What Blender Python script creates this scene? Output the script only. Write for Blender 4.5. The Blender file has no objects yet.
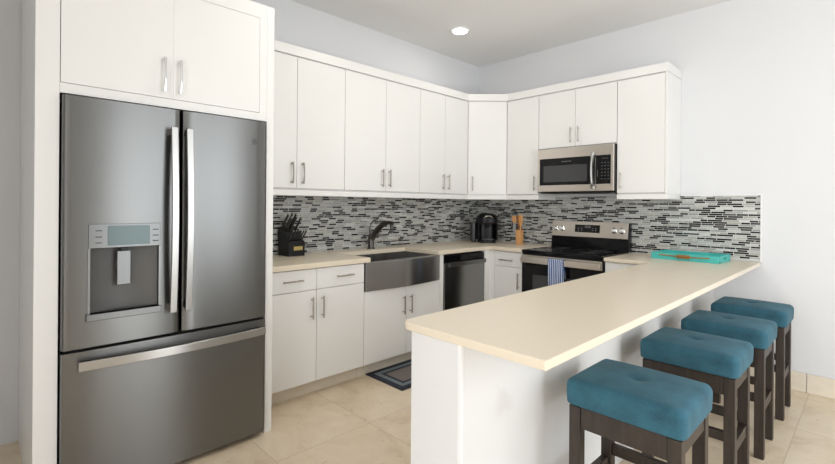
import bpy, bmesh, math, random
from mathutils import Vector, Matrix

C = bpy.context.scene.collection
S = bpy.context.scene
PI = math.pi
random.seed(7)

# ------------------------------------------------------------------ camera
cam_d = bpy.data.cameras.new('camera')
cam = bpy.data.objects.new('camera', cam_d)
C.objects.link(cam)
TH, RO, FPX, CY = 0.7965224, 0.0077848, 450.137, 204.844
Fv = Vector((-math.sin(TH), math.cos(TH), 0))
Rv = Vector((math.cos(TH), math.sin(TH), 0))
Uv = Vector((0, 0, 1))
R2 = Rv * math.cos(RO) + Uv * math.sin(RO)
U2 = Uv * math.cos(RO) - Rv * math.sin(RO)
m = Matrix(((R2.x, U2.x, -Fv.x), (R2.y, U2.y, -Fv.y), (R2.z, U2.z, -Fv.z))).to_4x4()
m.translation = Vector((3.31596, -4.25951, 1.32292))
cam.matrix_world = m
cam_d.sensor_fit = 'HORIZONTAL'
cam_d.sensor_width = 36
cam_d.lens = 36 * FPX / 835
cam_d.shift_y = -(232 - CY) / 835
cam_d.clip_start = 0.05
S.camera = cam

# ------------------------------------------------------------------ light
S.view_settings.view_transform = 'Standard'
S.view_settings.look = 'None'
S.view_settings.gamma = 1
S.view_settings.exposure = 0.38
S.view_settings.use_curve_mapping = False
world = bpy.data.worlds.new('sky')
S.world = world
world.use_nodes = True
bg = world.node_tree.nodes['Background']
bg.inputs[0].default_value = (0.86, 0.93, 1.0, 1)
bg.inputs[1].default_value = 1.0


def area(name, loc, rot, sx, sy, power, col):
    d = bpy.data.lights.new(name, 'AREA')
    d.shape = 'RECTANGLE'
    d.size, d.size_y, d.energy, d.color = sx, sy, power, col
    o = bpy.data.objects.new(name, d)
    o.location, o.rotation_euler = loc, rot
    C.objects.link(o)
    return o


# daylight through the glazed doors on the right and an added, unseen fill behind the camera
area('daylight_right', (5.29, -2.2, 1.3), (0, PI / 2 + .12, 0), 2.5, 2.1, 46, (0.955, 0.98, 1.0))
area('fill_front', (3.35, -7.98, 1.4), (PI / 2 + .12, 0, 0), 3.2, 2.5, 88, (0.985, 0.99, 1.0))


# first is the built ceiling light; the others are unseen, added to brighten the kitchen
for i, (lx_, ly_) in enumerate(((.572, -1.037), (1.45, -1.75), (1.45, -2.6))):
    d = bpy.data.lights.new('ceiling_lamp_and_fill', 'AREA')
    d.shape = 'DISK'; d.size = .13; d.energy = (1.0, 4.0, 3.6)[i]; d.color = (1, .95, .88)
    lo_ = bpy.data.objects.new('ceiling_lamp_and_fill', d)
    lo_.location = (lx_, ly_, 2.930); C.objects.link(lo_)


# ------------------------------------------------------------------ materials
def mat(name, col, rough=0.5, metal=0.0, spec=0.5):
    mt = bpy.data.materials.new(name)
    mt.use_nodes = True
    b = mt.node_tree.nodes['Principled BSDF']
    b.inputs['Base Color'].default_value = (*col, 1)
    b.inputs['Roughness'].default_value = rough
    b.inputs['Metallic'].default_value = metal
    b.inputs['Specular IOR Level'].default_value = spec
    return mt


def nodes(mt):
    nt = mt.node_tree
    return nt, nt.nodes['Principled BSDF'], nt.nodes.new, nt.links.new


def srgb(r, g, b):
    f = lambda c: (c / 255 / 12.92) if c / 255 <= .04045 else ((c / 255 + .055) / 1.055) ** 2.4
    return (f(r), f(g), f(b))


def add_variation(mt, scale=(1, 1, 1), amount=0.06, detail=4, bump=0.0, nscale=5.0):
    """soft procedural colour variation and a little surface relief"""
    nt, b, N, L = nodes(mt)
    col = b.inputs['Base Color'].default_value[:]
    tc = N('ShaderNodeTexCoord'); mp = N('ShaderNodeMapping')
    mp.inputs['Scale'].default_value = scale
    nz = N('ShaderNodeTexNoise'); nz.inputs['Scale'].default_value = nscale; nz.inputs['Detail'].default_value = detail
    L(tc.outputs['Object'], mp.inputs[0]); L(mp.outputs[0], nz.inputs['Vector'])
    rp = N('ShaderNodeValToRGB')
    rp.color_ramp.elements[0].position = .3; rp.color_ramp.elements[1].position = .7
    rp.color_ramp.elements[0].color = tuple(c * (1 - amount) for c in col[:3]) + (1,)
    rp.color_ramp.elements[1].color = tuple(min(1, c * (1 + amount)) for c in col[:3]) + (1,)
    L(nz.outputs['Fac'], rp.inputs[0]); L(rp.outputs[0], b.inputs['Base Color'])
    if bump:
        bp = N('ShaderNodeBump'); bp.inputs['Strength'].default_value = bump; bp.inputs['Distance'].default_value = .002
        L(nz.outputs['Fac'], bp.inputs['Height']); L(bp.outputs[0], b.inputs['Normal'])
    return mt


def steel(name, col, rough=0.3, aniso=0.8):
    mt = mat(name, col, rough, 1.0)
    nt, b, N, L = nodes(mt)
    b.inputs['Anisotropic'].default_value = aniso
    cx = N('ShaderNodeCombineXYZ'); cx.inputs[2].default_value = 1
    L(cx.outputs[0], b.inputs['Tangent'])
    tc = N('ShaderNodeTexCoord'); mp = N('ShaderNodeMapping')
    mp.inputs['Scale'].default_value = (3, 3, 400)
    nz = N('ShaderNodeTexNoise'); nz.inputs['Scale'].default_value = 1.0; nz.inputs['Detail'].default_value = 2
    L(tc.outputs['Object'], mp.inputs[0]); L(mp.outputs[0], nz.inputs['Vector'])
    mr = N('ShaderNodeMapRange'); mr.inputs['To Min'].default_value = rough - .006; mr.inputs['To Max'].default_value = rough + .006
    L(nz.outputs['Fac'], mr.inputs['Value']); L(mr.outputs[0], b.inputs['Roughness'])
    return mt


M = {}
M['wall'] = add_variation(mat('wall_paint', (0.775, 0.782, 0.795), .75), amount=.01, nscale=1.2, bump=.04)
M['ceiling'] = add_variation(mat('ceiling_paint', (0.85, 0.845, 0.84), .8), amount=.01, nscale=1.2, bump=.04)
M['cab'] = add_variation(mat('white_satin_lacquer', (0.85, 0.845, 0.825), .32), amount=.006, nscale=2)
M['cabin'] = mat('cabinet_carcass', (0.80, 0.79, 0.77), .5)
M['quartz'] = add_variation(mat('cream_quartz', srgb(231, 219, 198), .28), amount=.012, nscale=180, detail=2)
M['nickel'] = steel('satin_nickel', (0.40, 0.365, 0.33), .35, .3)
M['chrome'] = mat('polished_chrome', (0.82, 0.82, 0.82), .12, 1)
M['slate'] = steel('slate_steel', (0.19, 0.192, 0.189), .31)
M['slate_dark'] = mat('dark_recess_plastic', (0.075, 0.075, 0.075), .3)
M['steel'] = steel('stainless_steel', (0.68, 0.63, 0.57), .3)
M['handle'] = steel('bright_steel_handle', (0.46, 0.455, 0.445), .3)
M['dispenser'] = steel('dispenser_steel', (0.165, 0.168, 0.165), .3)
M['sinksteel'] = steel('sink_steel', (0.36, 0.355, 0.35), .25)
M['black'] = mat('black_plastic', (0.007, 0.007, 0.008), .35, 0, .3)
M['glass_black'] = mat('black_glass', (0.005, 0.005, 0.006), .08, 0, .22)
M['mwwin'] = mat('microwave_window_mesh', (0.045, 0.046, 0.048), .25)
M['rubber'] = mat('black_gasket', (0.008, 0.008, 0.008), .7)
M['grey_print'] = mat('grey_print', (0.35, 0.35, 0.35), .5)
M['white_trim'] = mat('white_edge_trim', (0.86, 0.86, 0.86), .4)
M['pony'] = mat('white_skim_plaster', (0.74, 0.74, 0.735), .6)
M['bronze'] = mat('dark_brushed_nickel', (0.12, 0.117, 0.113), .3, 1)
M['lamp'] = mat('lit_diffuser', (1, 1, 1), .5)
M['lamp'].node_tree.nodes['Principled BSDF'].inputs['Emission Color'].default_value = (1, .98, .94, 1)
M['lamp'].node_tree.nodes['Principled BSDF'].inputs['Emission Strength'].default_value = 6
M['bamboo'] = add_variation(mat('bamboo', srgb(214, 160, 104), .45), scale=(12, 12, 1), amount=.2, nscale=6)
M['darkwoodspoon'] = add_variation(mat('olive_wood', srgb(176, 118, 62), .45), scale=(8, 8, 1), amount=.25, nscale=8)
M['knifegrip'] = mat('knife_grip', (.045, .045, .047), .3)
M['blade'] = mat('knife_blade', (0.6, 0.6, 0.6), .2, 1)
M['teal'] = add_variation(mat('turquoise_paint', srgb(78, 190, 182), .45), amount=.08, nscale=14, bump=.1)
M['rope'] = add_variation(mat('jute_rope', srgb(165, 120, 70), .9), scale=(1, 1, 1), amount=.3, nscale=160, bump=.4)
M['gold'] = mat('brass_label', srgb(190, 170, 110), .35, .8)
M['rugnavy'] = add_variation(mat('rug_navy', srgb(44, 48, 60), .95), amount=.25, nscale=220, bump=.4)
M['ruggrey'] = add_variation(mat('rug_grey', srgb(112, 122, 126), .95), amount=.2, nscale=220, bump=.4)
M['rugtaupe'] = add_variation(mat('rug_taupe', srgb(118, 110, 107), .95), amount=.2, nscale=220, bump=.4)
M['stonebase'] = add_variation(mat('travertine_skirting', srgb(232, 222, 204), .35), scale=(1, 1, 3), amount=.07, nscale=6)

# vein and scuff marks on the peninsula wall
nt, b, N, L = nodes(M['pony'])
tc = N('ShaderNodeTexCoord'); nz = N('ShaderNodeTexNoise'); nz.inputs['Scale'].default_value = 2.2; nz.inputs['Detail'].default_value = 6
nz.inputs['Distortion'].default_value = 1.2
L(tc.outputs['Object'], nz.inputs['Vector'])
rp = N('ShaderNodeValToRGB'); e = rp.color_ramp.elements
e[0].position = .30; e[0].color = (0.64, 0.63, 0.61, 1); e[1].position = .42; e[1].color = (0.755, 0.755, 0.75, 1)
L(nz.outputs['Fac'], rp.inputs[0]); L(rp.outputs[0], b.inputs['Base Color'])

# teal woven upholstery
M['fabric'] = mat('teal_woven_fabric', srgb(52, 118, 143), .85)
nt, b, N, L = nodes(M['fabric'])
b.inputs['Sheen Weight'].default_value = .12; b.inputs['Sheen Roughness'].default_value = .5
b.inputs['Sheen Tint'].default_value = (.5, .75, .85, 1)
tc = N('ShaderNodeTexCoord')
w1 = N('ShaderNodeTexNoise'); w1.inputs['Scale'].default_value = 260; w1.inputs['Detail'].default_value = 2
w2 = N('ShaderNodeTexNoise'); w2.inputs['Scale'].default_value = 9; w2.inputs['Detail'].default_value = 5
L(tc.outputs['Object'], w1.inputs['Vector']); L(tc.outputs['Object'], w2.inputs['Vector'])
mx = N('ShaderNodeMath'); mx.operation = 'MULTIPLY_ADD'; mx.inputs[1].default_value = .6
L(w1.outputs['Fac'], mx.inputs[0]); L(w2.outputs['Fac'], mx.inputs[2])
rp = N('ShaderNodeValToRGB'); e = rp.color_ramp.elements
e[0].position = .55; e[0].color = (*srgb(26, 69, 85), 1); e[1].position = 1.0; e[1].color = (*srgb(48, 99, 117), 1)
L(mx.outputs[0], rp.inputs[0]); L(rp.outputs[0], b.inputs['Base Color'])
bp = N('ShaderNodeBump'); bp.inputs['Strength'].default_value = .25; bp.inputs['Distance'].default_value = .001
L(w1.outputs['Fac'], bp.inputs['Height']); L(bp.outputs[0], b.inputs['Normal'])

# dark stained stool wood
M['wood'] = mat('dark_stained_wood', srgb(84, 70, 60), .45)
nt, b, N, L = nodes(M['wood'])
tc = N('ShaderNodeTexCoord'); mp = N('ShaderNodeMapping'); mp.inputs['Scale'].default_value = (30, 30, 2.5)
nz = N('ShaderNodeTexNoise'); nz.inputs['Scale'].default_value = 2; nz.inputs['Detail'].default_value = 6; nz.inputs['Distortion'].default_value = .6
L(tc.outputs['Object'], mp.inputs[0]); L(mp.outputs[0], nz.inputs['Vector'])
rp = N('ShaderNodeValToRGB'); e = rp.color_ramp.elements
e[0].position = .3; e[0].color = (*srgb(38, 30, 24), 1); e[1].position = .75; e[1].color = (*srgb(58, 47, 38), 1)
L(nz.outputs['Fac'], rp.inputs[0]); L(rp.outputs[0], b.inputs['Base Color'])

# travertine floor tiles, joints every 0.603 m
M['floor'] = mat('travertine_tiles', (0.6, 0.5, 0.4), .33)
nt, b, N, L = nodes(M['floor'])
tc = N('ShaderNodeTexCoord'); sp = N('ShaderNodeSeparateXYZ'); L(tc.outputs['Object'], sp.inputs[0])


def math_node(N, L, op, a, bb=None, c=None):
    n = N('ShaderNodeMath'); n.operation = op
    for i, v in enumerate((a, bb, c)):
        if v is None:
            continue
        if isinstance(v, (int, float)):
            n.inputs[i].default_value = v
        else:
            L(v, n.inputs[i])
    return n.outputs[0]


TILE = 0.603
cells, dist = [], []
for ax, off in ((0, 1.172), (1, -2.554)):
    u = math_node(N, L, 'DIVIDE', math_node(N, L, 'SUBTRACT', sp.outputs[ax], off), TILE)
    cells.append(math_node(N, L, 'FLOOR', u))
    fr = math_node(N, L, 'FRACT', u)
    dist.append(math_node(N, L, 'MINIMUM', fr, math_node(N, L, 'SUBTRACT', 1.0, fr)))
dmin = math_node(N, L, 'MINIMUM', dist[0], dist[1])
joint = math_node(N, L, 'LESS_THAN', dmin, 0.0042)
cb = N('ShaderNodeCombineXYZ'); L(cells[0], cb.inputs[0]); L(cells[1], cb.inputs[1])
wn = N('ShaderNodeTexWhiteNoise'); wn.noise_dimensions = '3D'; L(cb.outputs[0], wn.inputs['Vector'])
off = N('ShaderNodeVectorMath'); off.operation = 'MULTIPLY_ADD'; off.inputs[1].default_value = (7, 7, 7)
L(wn.outputs['Color'], off.inputs[0]); L(tc.outputs['Object'], off.inputs[2])
n1 = N('ShaderNodeTexNoise'); n1.inputs['Scale'].default_value = 3.5; n1.inputs['Detail'].default_value = 8; n1.inputs['Roughness'].default_value = .62; n1.inputs['Distortion'].default_value = 1.0
L(off.outputs[0], n1.inputs['Vector'])
rp = N('ShaderNodeValToRGB'); e = rp.color_ramp.elements
e[0].position = .28; e[0].color = (*srgb(208, 188, 160), 1)
e[1].position = .72; e[1].color = (*srgb(236, 221, 197), 1)
x = rp.color_ramp.elements.new(.5); x.color = (*srgb(227, 209, 182), 1)
L(n1.outputs['Fac'], rp.inputs[0])
n2 = N('ShaderNodeTexNoise'); n2.inputs['Scale'].default_value = 16; n2.inputs['Detail'].default_value = 6; n2.inputs['Distortion'].default_value = 2
L(off.outputs[0], n2.inputs['Vector'])
pit = N('ShaderNodeValToRGB'); pit.color_ramp.elements[0].position = .27; pit.color_ramp.elements[0].color = (.72, .64, .55, 1)
pit.color_ramp.elements[1].position = .36; pit.color_ramp.elements[1].color = (1, 1, 1, 1)
L(n2.outputs['Fac'], pit.inputs[0])
mul = N('ShaderNodeMix'); mul.data_type = 'RGBA'; mul.blend_type = 'MULTIPLY'; mul.inputs[0].default_value = 1
L(rp.outputs[0], mul.inputs[6]); L(pit.outputs[0], mul.inputs[7])
mj = N('ShaderNodeMix'); mj.data_type = 'RGBA'
L(joint, mj.inputs[0]); L(mul.outputs[2], mj.inputs[6]); mj.inputs[7].default_value = (*srgb(206, 188, 164), 1)
L(mj.outputs[2], b.inputs['Base Color'])


def mosaic(name, axis):
    """linear glass-and-stone mosaic: 17 mm rows of tiles of random length and shade"""
    mt = mat(name, (.4, .4, .4), .2)
    nt, b, N, L = nodes(mt)
    tc = N('ShaderNodeTexCoord'); sp = N('ShaderNodeSeparateXYZ'); L(tc.outputs['Object'], sp.inputs[0])
    v = math_node(N, L, 'DIVIDE', sp.outputs[2], 0.0165)
    row = math_node(N, L, 'FLOOR', v); fr = math_node(N, L, 'FRACT', v)
    wn = N('ShaderNodeTexWhiteNoise'); wn.noise_dimensions = '1D'; L(math_node(N, L, 'MULTIPLY', row, 7.317), wn.inputs['W'])
    shift = math_node(N, L, 'MULTIPLY', wn.outputs['Value'], 170.0)
    wpos = math_node(N, L, 'MULTIPLY_ADD', sp.outputs[axis], 12.0, shift)
    vo = N('ShaderNodeTexVoronoi'); vo.voronoi_dimensions = '1D'; vo.feature = 'F1'; vo.inputs['Scale'].default_value = 1
    L(wpos, vo.inputs['W'])
    ve = N('ShaderNodeTexVoronoi'); ve.voronoi_dimensions = '1D'; ve.feature = 'DISTANCE_TO_EDGE'; ve.inputs['Scale'].default_value = 1
    L(wpos, ve.inputs['W'])
    sc = N('ShaderNodeSeparateColor'); L(vo.outputs['Color'], sc.inputs[0])
    rp = N('ShaderNodeValToRGB'); rp.color_ramp.interpolation = 'CONSTANT'
    stops = [(0, (12, 12, 14)), (.28, (70, 72, 72)), (.33, (150, 152, 150)), (.40, (178, 179, 175)), (.58, (168, 167, 160)),
             (.72, (188, 189, 185)), (.90, (206, 207, 204))]
    el = rp.color_ramp.elements
    el[0].position, el[0].color = 0, (*srgb(*stops[0][1]), 1)
    el[1].position, el[1].color = stops[1][0], (*srgb(*stops[1][1]), 1)
    for p_, c_ in stops[2:]:
        q = el.new(p_); q.color = (*srgb(*c_), 1)
    L(sc.outputs[0], rp.inputs[0])
    grout = math_node(N, L, 'MAXIMUM', math_node(N, L, 'LESS_THAN', fr, .16), math_node(N, L, 'LESS_THAN', ve.outputs['Distance'], .02))
    mj = N('ShaderNodeMix'); mj.data_type = 'RGBA'
    L(grout, mj.inputs[0]); L(rp.outputs[0], mj.inputs[6]); mj.inputs[7].default_value = (*srgb(222, 222, 219), 1)
    L(mj.outputs[2], b.inputs['Base Color'])
    rr = math_node(N, L, 'MULTIPLY_ADD', grout, .5, .18); L(rr, b.inputs['Roughness'])
    return mt


M['mosaic_x'] = mosaic('mosaic_tile_range_wall', 0)
M['mosaic_y'] = mosaic('mosaic_tile_sink_wall', 1)

# blue and white striped tea towel (stripes run down the cloth)
M['towel'] = mat('striped_cotton', (.5, .5, .6), .9)
nt, b, N, L = nodes(M['towel'])
tc = N('ShaderNodeTexCoord'); sp = N('ShaderNodeSeparateXYZ'); L(tc.outputs['Object'], sp.inputs[0])
fr = math_node(N, L, 'FRACT', math_node(N, L, 'DIVIDE', sp.outputs[0], .0175))
st = math_node(N, L, 'LESS_THAN', fr, .40)
mj = N('ShaderNodeMix'); mj.data_type = 'RGBA'; L(st, mj.inputs[0])
mj.inputs[6].default_value = (*srgb(48, 84, 142), 1); mj.inputs[7].default_value = (*srgb(214, 222, 238), 1)
L(mj.outputs[2], b.inputs['Base Color'])


# ------------------------------------------------------------------ mesh helpers
def bm_box(bm, x0, x1, y0, y1, z0, z1):
    x0, x1 = min(x0, x1), max(x0, x1); y0, y1 = min(y0, y1), max(y0, y1); z0, z1 = min(z0, z1), max(z0, z1)
    v = [bm.verts.new(p) for p in ((x0, y0, z0), (x1, y0, z0), (x1, y1, z0), (x0, y1, z0), (x0, y0, z1), (x1, y0, z1), (x1, y1, z1), (x0, y1, z1))]
    for f in ((0, 3, 2, 1), (4, 5, 6, 7), (0, 1, 5, 4), (1, 2, 6, 5), (2, 3, 7, 6), (3, 0, 4, 7)):
        bm.faces.new([v[i] for i in f])


def box(*b):
    bm = bmesh.new(); bm_box(bm, *b); return bm


def boxes(*bs):
    bm = bmesh.new()
    for b_ in bs:
        bm_box(bm, *b_)
    return bm


def prism(poly, z0, z1, axis=2):
    """extrude a closed 2D outline along an axis (0: poly is (y,z), 1: (x,z), 2: (x,y))"""
    def P(a, b_, c):
        return ((c, a, b_), (a, c, b_), (a, b_, c))[axis]
    bm = bmesh.new()
    lo = [bm.verts.new(P(a, b_, z0)) for a, b_ in poly]
    hi = [bm.verts.new(P(a, b_, z1)) for a, b_ in poly]
    n = len(poly)
    bm.faces.new(lo[::-1]); bm.faces.new(hi)
    for i in range(n):
        bm.faces.new((lo[i], lo[(i + 1) % n], hi[(i + 1) % n], hi[i]))
    bmesh.ops.recalc_face_normals(bm, faces=bm.faces[:])
    return bm


def bm_tube(bm, pts, rad, n=12, sec=None, up=(0, 0, 1)):
    """sweep along points; rad a number or list; sec=(a,b) gives an elliptical / flat rounded section"""
    pts = [Vector(p) for p in pts]
    rads = rad if isinstance(rad, (list, tuple)) else [rad] * len(pts)
    rings = []
    for i, p in enumerate(pts):
        t = (pts[min(i + 1, len(pts) - 1)] - pts[max(i - 1, 0)]).normalized()
        u = Vector(up)
        if abs(t.dot(u)) > .97:
            u = Vector((1, 0, 0)) if abs(t.x) < .9 else Vector((0, 1, 0))
        s = t.cross(u).normalized(); w = s.cross(t).normalized()
        a_, b_ = sec if sec else (1, 1)
        ring = []
        for k in range(n):
            an = 2 * PI * k / n
            ring.append(bm.verts.new(p + s * math.cos(an) * rads[i] * a_ + w * math.sin(an) * rads[i] * b_))
        rings.append(ring)
    for r0, r1 in zip(rings, rings[1:]):
        for k in range(n):
            bm.faces.new((r0[k], r0[(k + 1) % n], r1[(k + 1) % n], r1[k]))
    bm.faces.new(rings[0][::-1]); bm.faces.new(rings[-1])


def tube(pts, rad, n=12, sec=None, up=(0, 0, 1)):
    bm = bmesh.new(); bm_tube(bm, pts, rad, n, sec, up)
    bmesh.ops.recalc_face_normals(bm, faces=bm.faces[:])
    return bm


def band(pts, width_dir, w, thick_dir, t):
    """flat bar with a rectangular section swept along points"""
    bm = bmesh.new(); W = Vector(width_dir) * w / 2; T = Vector(thick_dir) * t / 2
    rings = [[bm.verts.new(Vector(p) + a * W + b_ * T) for a, b_ in ((-1, -1), (1, -1), (1, 1), (-1, 1))] for p in pts]
    for r0, r1 in zip(rings, rings[1:]):
        for k in range(4):
            bm.faces.new((r0[k], r0[(k + 1) % 4], r1[(k + 1) % 4], r1[k]))
    bm.faces.new(rings[0][::-1]); bm.faces.new(rings[-1])
    bmesh.ops.recalc_face_normals(bm, faces=bm.faces[:])
    return bm


def lathe(profile, c=(0, 0, 0), n=32, axis='z', cap=True):
    bm = bmesh.new(); c = Vector(c); rings = []
    for r, h in profile:
        ring = []
        for k in range(n):
            a = 2 * PI * k / n; u, v = r * math.cos(a), r * math.sin(a)
            p = {'z': (u, v, h), 'y': (u, h, v), 'x': (h, u, v)}[axis]
            ring.append(bm.verts.new(c + Vector(p)))
        rings.append(ring)
    for r0, r1 in zip(rings, rings[1:]):
        for k in range(n):
            bm.faces.new((r0[k], r0[(k + 1) % n], r1[(k + 1) % n], r1[k]))
    if cap:
        bm.faces.new(rings[0]); bm.faces.new(rings[-1])
    bmesh.ops.recalc_face_normals(bm, faces=bm.faces[:])
    return bm


def each(name, bs, mt, parent, bevel=0.0, label=None):
    for b_ in bs:
        obj(name, box(*b_), mt, parent, bevel, label=label)


def root_of(o):
    while o.parent:
        o = o.parent
    return o


def obj(name, bm, mt, parent=None, bevel=0.0, seg=2, smooth=True, angle=35, label=None):
    me = bpy.data.meshes.new(name)
    if parent is not None:
        bm.transform(root_of(parent).matrix_basis.inverted())
    bm.to_mesh(me); bm.free()
    me.materials.append(mt)
    if smooth:
        for p in me.polygons:
            p.use_smooth = True
        me.set_sharp_from_angle(angle=math.radians(angle))
    o = bpy.data.objects.new(name, me); C.objects.link(o)
    if parent is not None:
        o.parent = parent
    if bevel:
        md = o.modifiers.new('edge', 'BEVEL'); md.width = bevel; md.segments = seg; md.limit_method = 'ANGLE'; md.angle_limit = math.radians(40)
        md.harden_normals = True
    if label:
        o['label'] = label
    return o


def tag(o, label, cat, group=None, kind=None):
    o['label'] = label; o['category'] = cat
    if group:
        o['group'] = group
    if kind:
        o['kind'] = kind
    return o


def thing(name, label, cat, loc=(0, 0, 0), rz=0, group=None):
    o = bpy.data.objects.new(name, None); C.objects.link(o)
    o.location = loc; o.rotation_euler = (0, 0, rz); o.empty_display_size = .1
    o.matrix_basis = Matrix.Translation(Vector(loc)) @ Matrix.Rotation(rz, 4, 'Z')
    return tag(o, label, cat, group)


def struct(name, bm, mt, bevel=0, label=None):
    o = obj(name, bm, mt, None, bevel, smooth=False)
    o['kind'] = 'structure'
    if label:
        o['label'] = label
    return o


def origin(o, loc):
    """move a single-mesh thing's origin to its base"""
    v = Vector(loc); o.data.transform(Matrix.Translation(-v)); o.location = v; return o


def copy_tree(o, parent=None):
    c = o.copy(); C.objects.link(c)
    if parent is not None:
        c.parent = parent
    for ch in list(o.children):
        copy_tree(ch, c)
    return c


# ------------------------------------------------------------------ room
CEIL = 2.963
XR, YF = 5.2, -8.0
struct('floor', box(-.15, XR + .15, YF - .15, .15, -.1, 0), M['floor'])
struct('ceiling', box(-.15, XR + .15, YF - .15, .15, CEIL, CEIL + .1), M['ceiling'])
struct('wall_left', box(-.15, -.003, YF, 0.15, 0, CEIL), M['wall'])
struct('wall_back', box(-.003, XR, .003, .15, 0, CEIL), M['wall'])
# right wall with a glazed opening, wall behind the camera opened for the added fill light, unseen wall added to shade the corner by the fridge
struct('wall_right', boxes((XR, XR + .15, -1.15, .15, 0, CEIL), (XR, XR + .15, YF, -3.25, 0, CEIL), (XR, XR + .15, -3.25, -1.15, 2.6, CEIL)), M['wall'])
struct('wall_front', boxes((-.15, 1.6, YF - .15, YF, 0, CEIL), (5.0, XR, YF - .15, YF, 0, CEIL), (1.6, 5.0, YF - .15, YF, 0, .08), (1.6, 5.0, YF - .15, YF, 2.75, CEIL)), M['wall'])
struct('wall_shade', box(0, 2.1, -5.3, -5.18, 0, CEIL), M['wall'])  # unseen, added for its shade on the corner left of the fridge
struct('door_1', boxes((XR + .0, XR + .06, -3.25, -3.18, 0, 2.6), (XR + .0, XR + .06, -1.22, -1.15, 0, 2.6), (XR + .0, XR + .06, -2.27, -2.17, 0, 2.6),
                       (XR + .0, XR + .06, -3.18, -1.22, 2.53, 2.6), (XR + .0, XR + .06, -3.18, -1.22, 0, .08)), M['white_trim'])
struct('fill_window_1', boxes((1.6, 5.0, YF - .1, YF - .04, .08, .14), (1.6, 5.0, YF - .1, YF - .04, 2.69, 2.75), (1.6, 1.66, YF - .1, YF - .04, .14, 2.69),
                         (4.94, 5.0, YF - .1, YF - .04, .14, 2.69)), M['white_trim'])  # unseen frame added around the opening of the front fill light
bb = struct('baseboard_back', boxes((2.42, 2.965, -.014, 0, 0, .136), (2.968, 3.57, -.014, 0, 0, .136), (3.573, 4.18, -.014, 0, 0, .136), (4.183, XR - .003, -.014, 0, 0, .136)), M['stonebase'], .003)

ZL = .921      # worktop height along the sink wall
ZR = .907      # worktop height of the peninsula
SL = .036      # slab thickness
SLP = .029     # peninsula slab thickness
Y0 = -3.023    # near end of the cabinet run (fridge panel)

# ------------------------------------------------------------------ backsplash
bs = obj('backsplash', box(0, .008, Y0, -.008, ZL, 1.425), M['mosaic_y'])
tag(bs, 'grey black and white linear mosaic backsplash on the sink wall', 'backsplash')
bk = obj('backsplash', box(0.0, 2.694, -.008, 0, ZL - .02, 1.414), M['mosaic_x'])
tag(bk, 'grey black and white linear mosaic backsplash on the range wall', 'backsplash')
obj('edge_trim', boxes((2.694, 2.706, -.012, 0, ZR + .001, 1.424), (2.152, 2.694, -.012, 0, 1.414, 1.424)), M['white_trim'], bk)


# ------------------------------------------------------------------ cabinet pieces
def bar_pull(parent, p0, p1, out, mt=None, r=.0055, stand=.028):
    """bar handle between two points on the door face, standing off along 'out'"""
    p0, p1, out = Vector(p0), Vector(p1), Vector(out)
    d = (p1 - p0).normalized(); bm = bmesh.new()
    a, c = p0 + out * stand, p1 + out * stand
    bm_tube(bm, [a, c], r, 10)
    for q in (p0 + d * .018, p1 - d * .018):
        bm_tube(bm, [q, q + out * stand], r * .8, 8)
    bmesh.ops.recalc_face_normals(bm, faces=bm.faces[:])
    return obj('handle', bm, mt or M['nickel'], parent, label='satin nickel bar handle')


def arch_pull(parent, p0, p1, out, mt=None, r=.006, stand=.03):
    """gently bowed handle with round feet"""
    p0, p1, out = Vector(p0), Vector(p1), Vector(out); bm = bmesh.new()
    pts = [p0.lerp(p1, t) + out * (stand * (.72 + .28 * math.sin(PI * t))) for t in [i / 10 for i in range(11)]]
    bm_tube(bm, pts, [r * (1.25 - .45 * math.sin(PI * i / 10)) for i in range(11)], 10)
    d = (p1 - p0).normalized()
    for q in (p0 + d * .008, p1 - d * .008):
        bm_tube(bm, [q, q + out * stand * .8], [r * 1.3, r], 10)
    bmesh.ops.recalc_face_normals(bm, faces=bm.faces[:])
    return obj('handle', bm, mt or M['nickel'], parent, label='curved polished nickel handle')


G = .0015      # half gap between fronts
UB, UT, RB, CT = 1.438, 2.392, 1.384, 2.473     # door bottom/top, light rail bottom, crown top
DT = .02       # door thickness


def open_box(x0, x1, y0, y1, z0, z1, t=.018, front='x'):
    """cabinet carcass: two sides, top, bottom and back, open at the front (+x or -y)"""
    if front == 'x':
        return boxes((x0, x1, y0, y0 + t, z0, z1), (x0, x1, y1 - t, y1, z0, z1), (x0, x1, y0 + t, y1 - t, z0, z0 + t), (x0, x1, y0 + t, y1 - t, z1 - t, z1),
                     (x0, x0 + t, y0 + t, y1 - t, z0 + t, z1 - t))
    return boxes((x0, x0 + t, y0, y1, z0, z1), (x1 - t, x1, y0, y1, z0, z1), (x0 + t, x1 - t, y0, y1, z0, z0 + t), (x0 + t, x1 - t, y0, y1, z1 - t, z1),
                 (x0 + t, x1 - t, y1 - t, y1, z0 + t, z1 - t))


def upper_left(label, y0, ys, y1, handles, group='upper cabinets on the sink wall', arch=False):
    t = thing('upper_cabinet', label, 'cabinet', (0, y0, UB - .01), 0, group)
    obj('carcass', open_box(.0, .33, y0 + .001, y1 - .001, UB - .012, UT + .01), M['cabin'], t)
    edges = [y0] + ys + [y1]
    for i in range(len(edges) - 1):
        a, c = edges[i] + G, edges[i + 1] - G
        dr = obj('door', box(.33, .35, a, c, UB, UT), M['cab'], t, .002)
        for hy in handles[i]:
            (arch_pull if arch else bar_pull)(dr, (.35, hy, 1.472), (.35, hy, 1.625), (1, 0, 0))
    return t


upper_left('white two-door upper cabinet next to the refrigerator tower, left of the run', Y0 + .001, [-2.593], -2.172, [[-2.635], [-2.548]], arch=True)
upper_left('white two-door upper cabinet above the farmhouse sink', -2.171, [-1.744], -1.333, [[-1.79], [-1.71]])
upper_left('white two-door upper cabinet left of the angled corner cabinet', -1.332, [-.988], -.637, [[-1.02], [-.945]])

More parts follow.
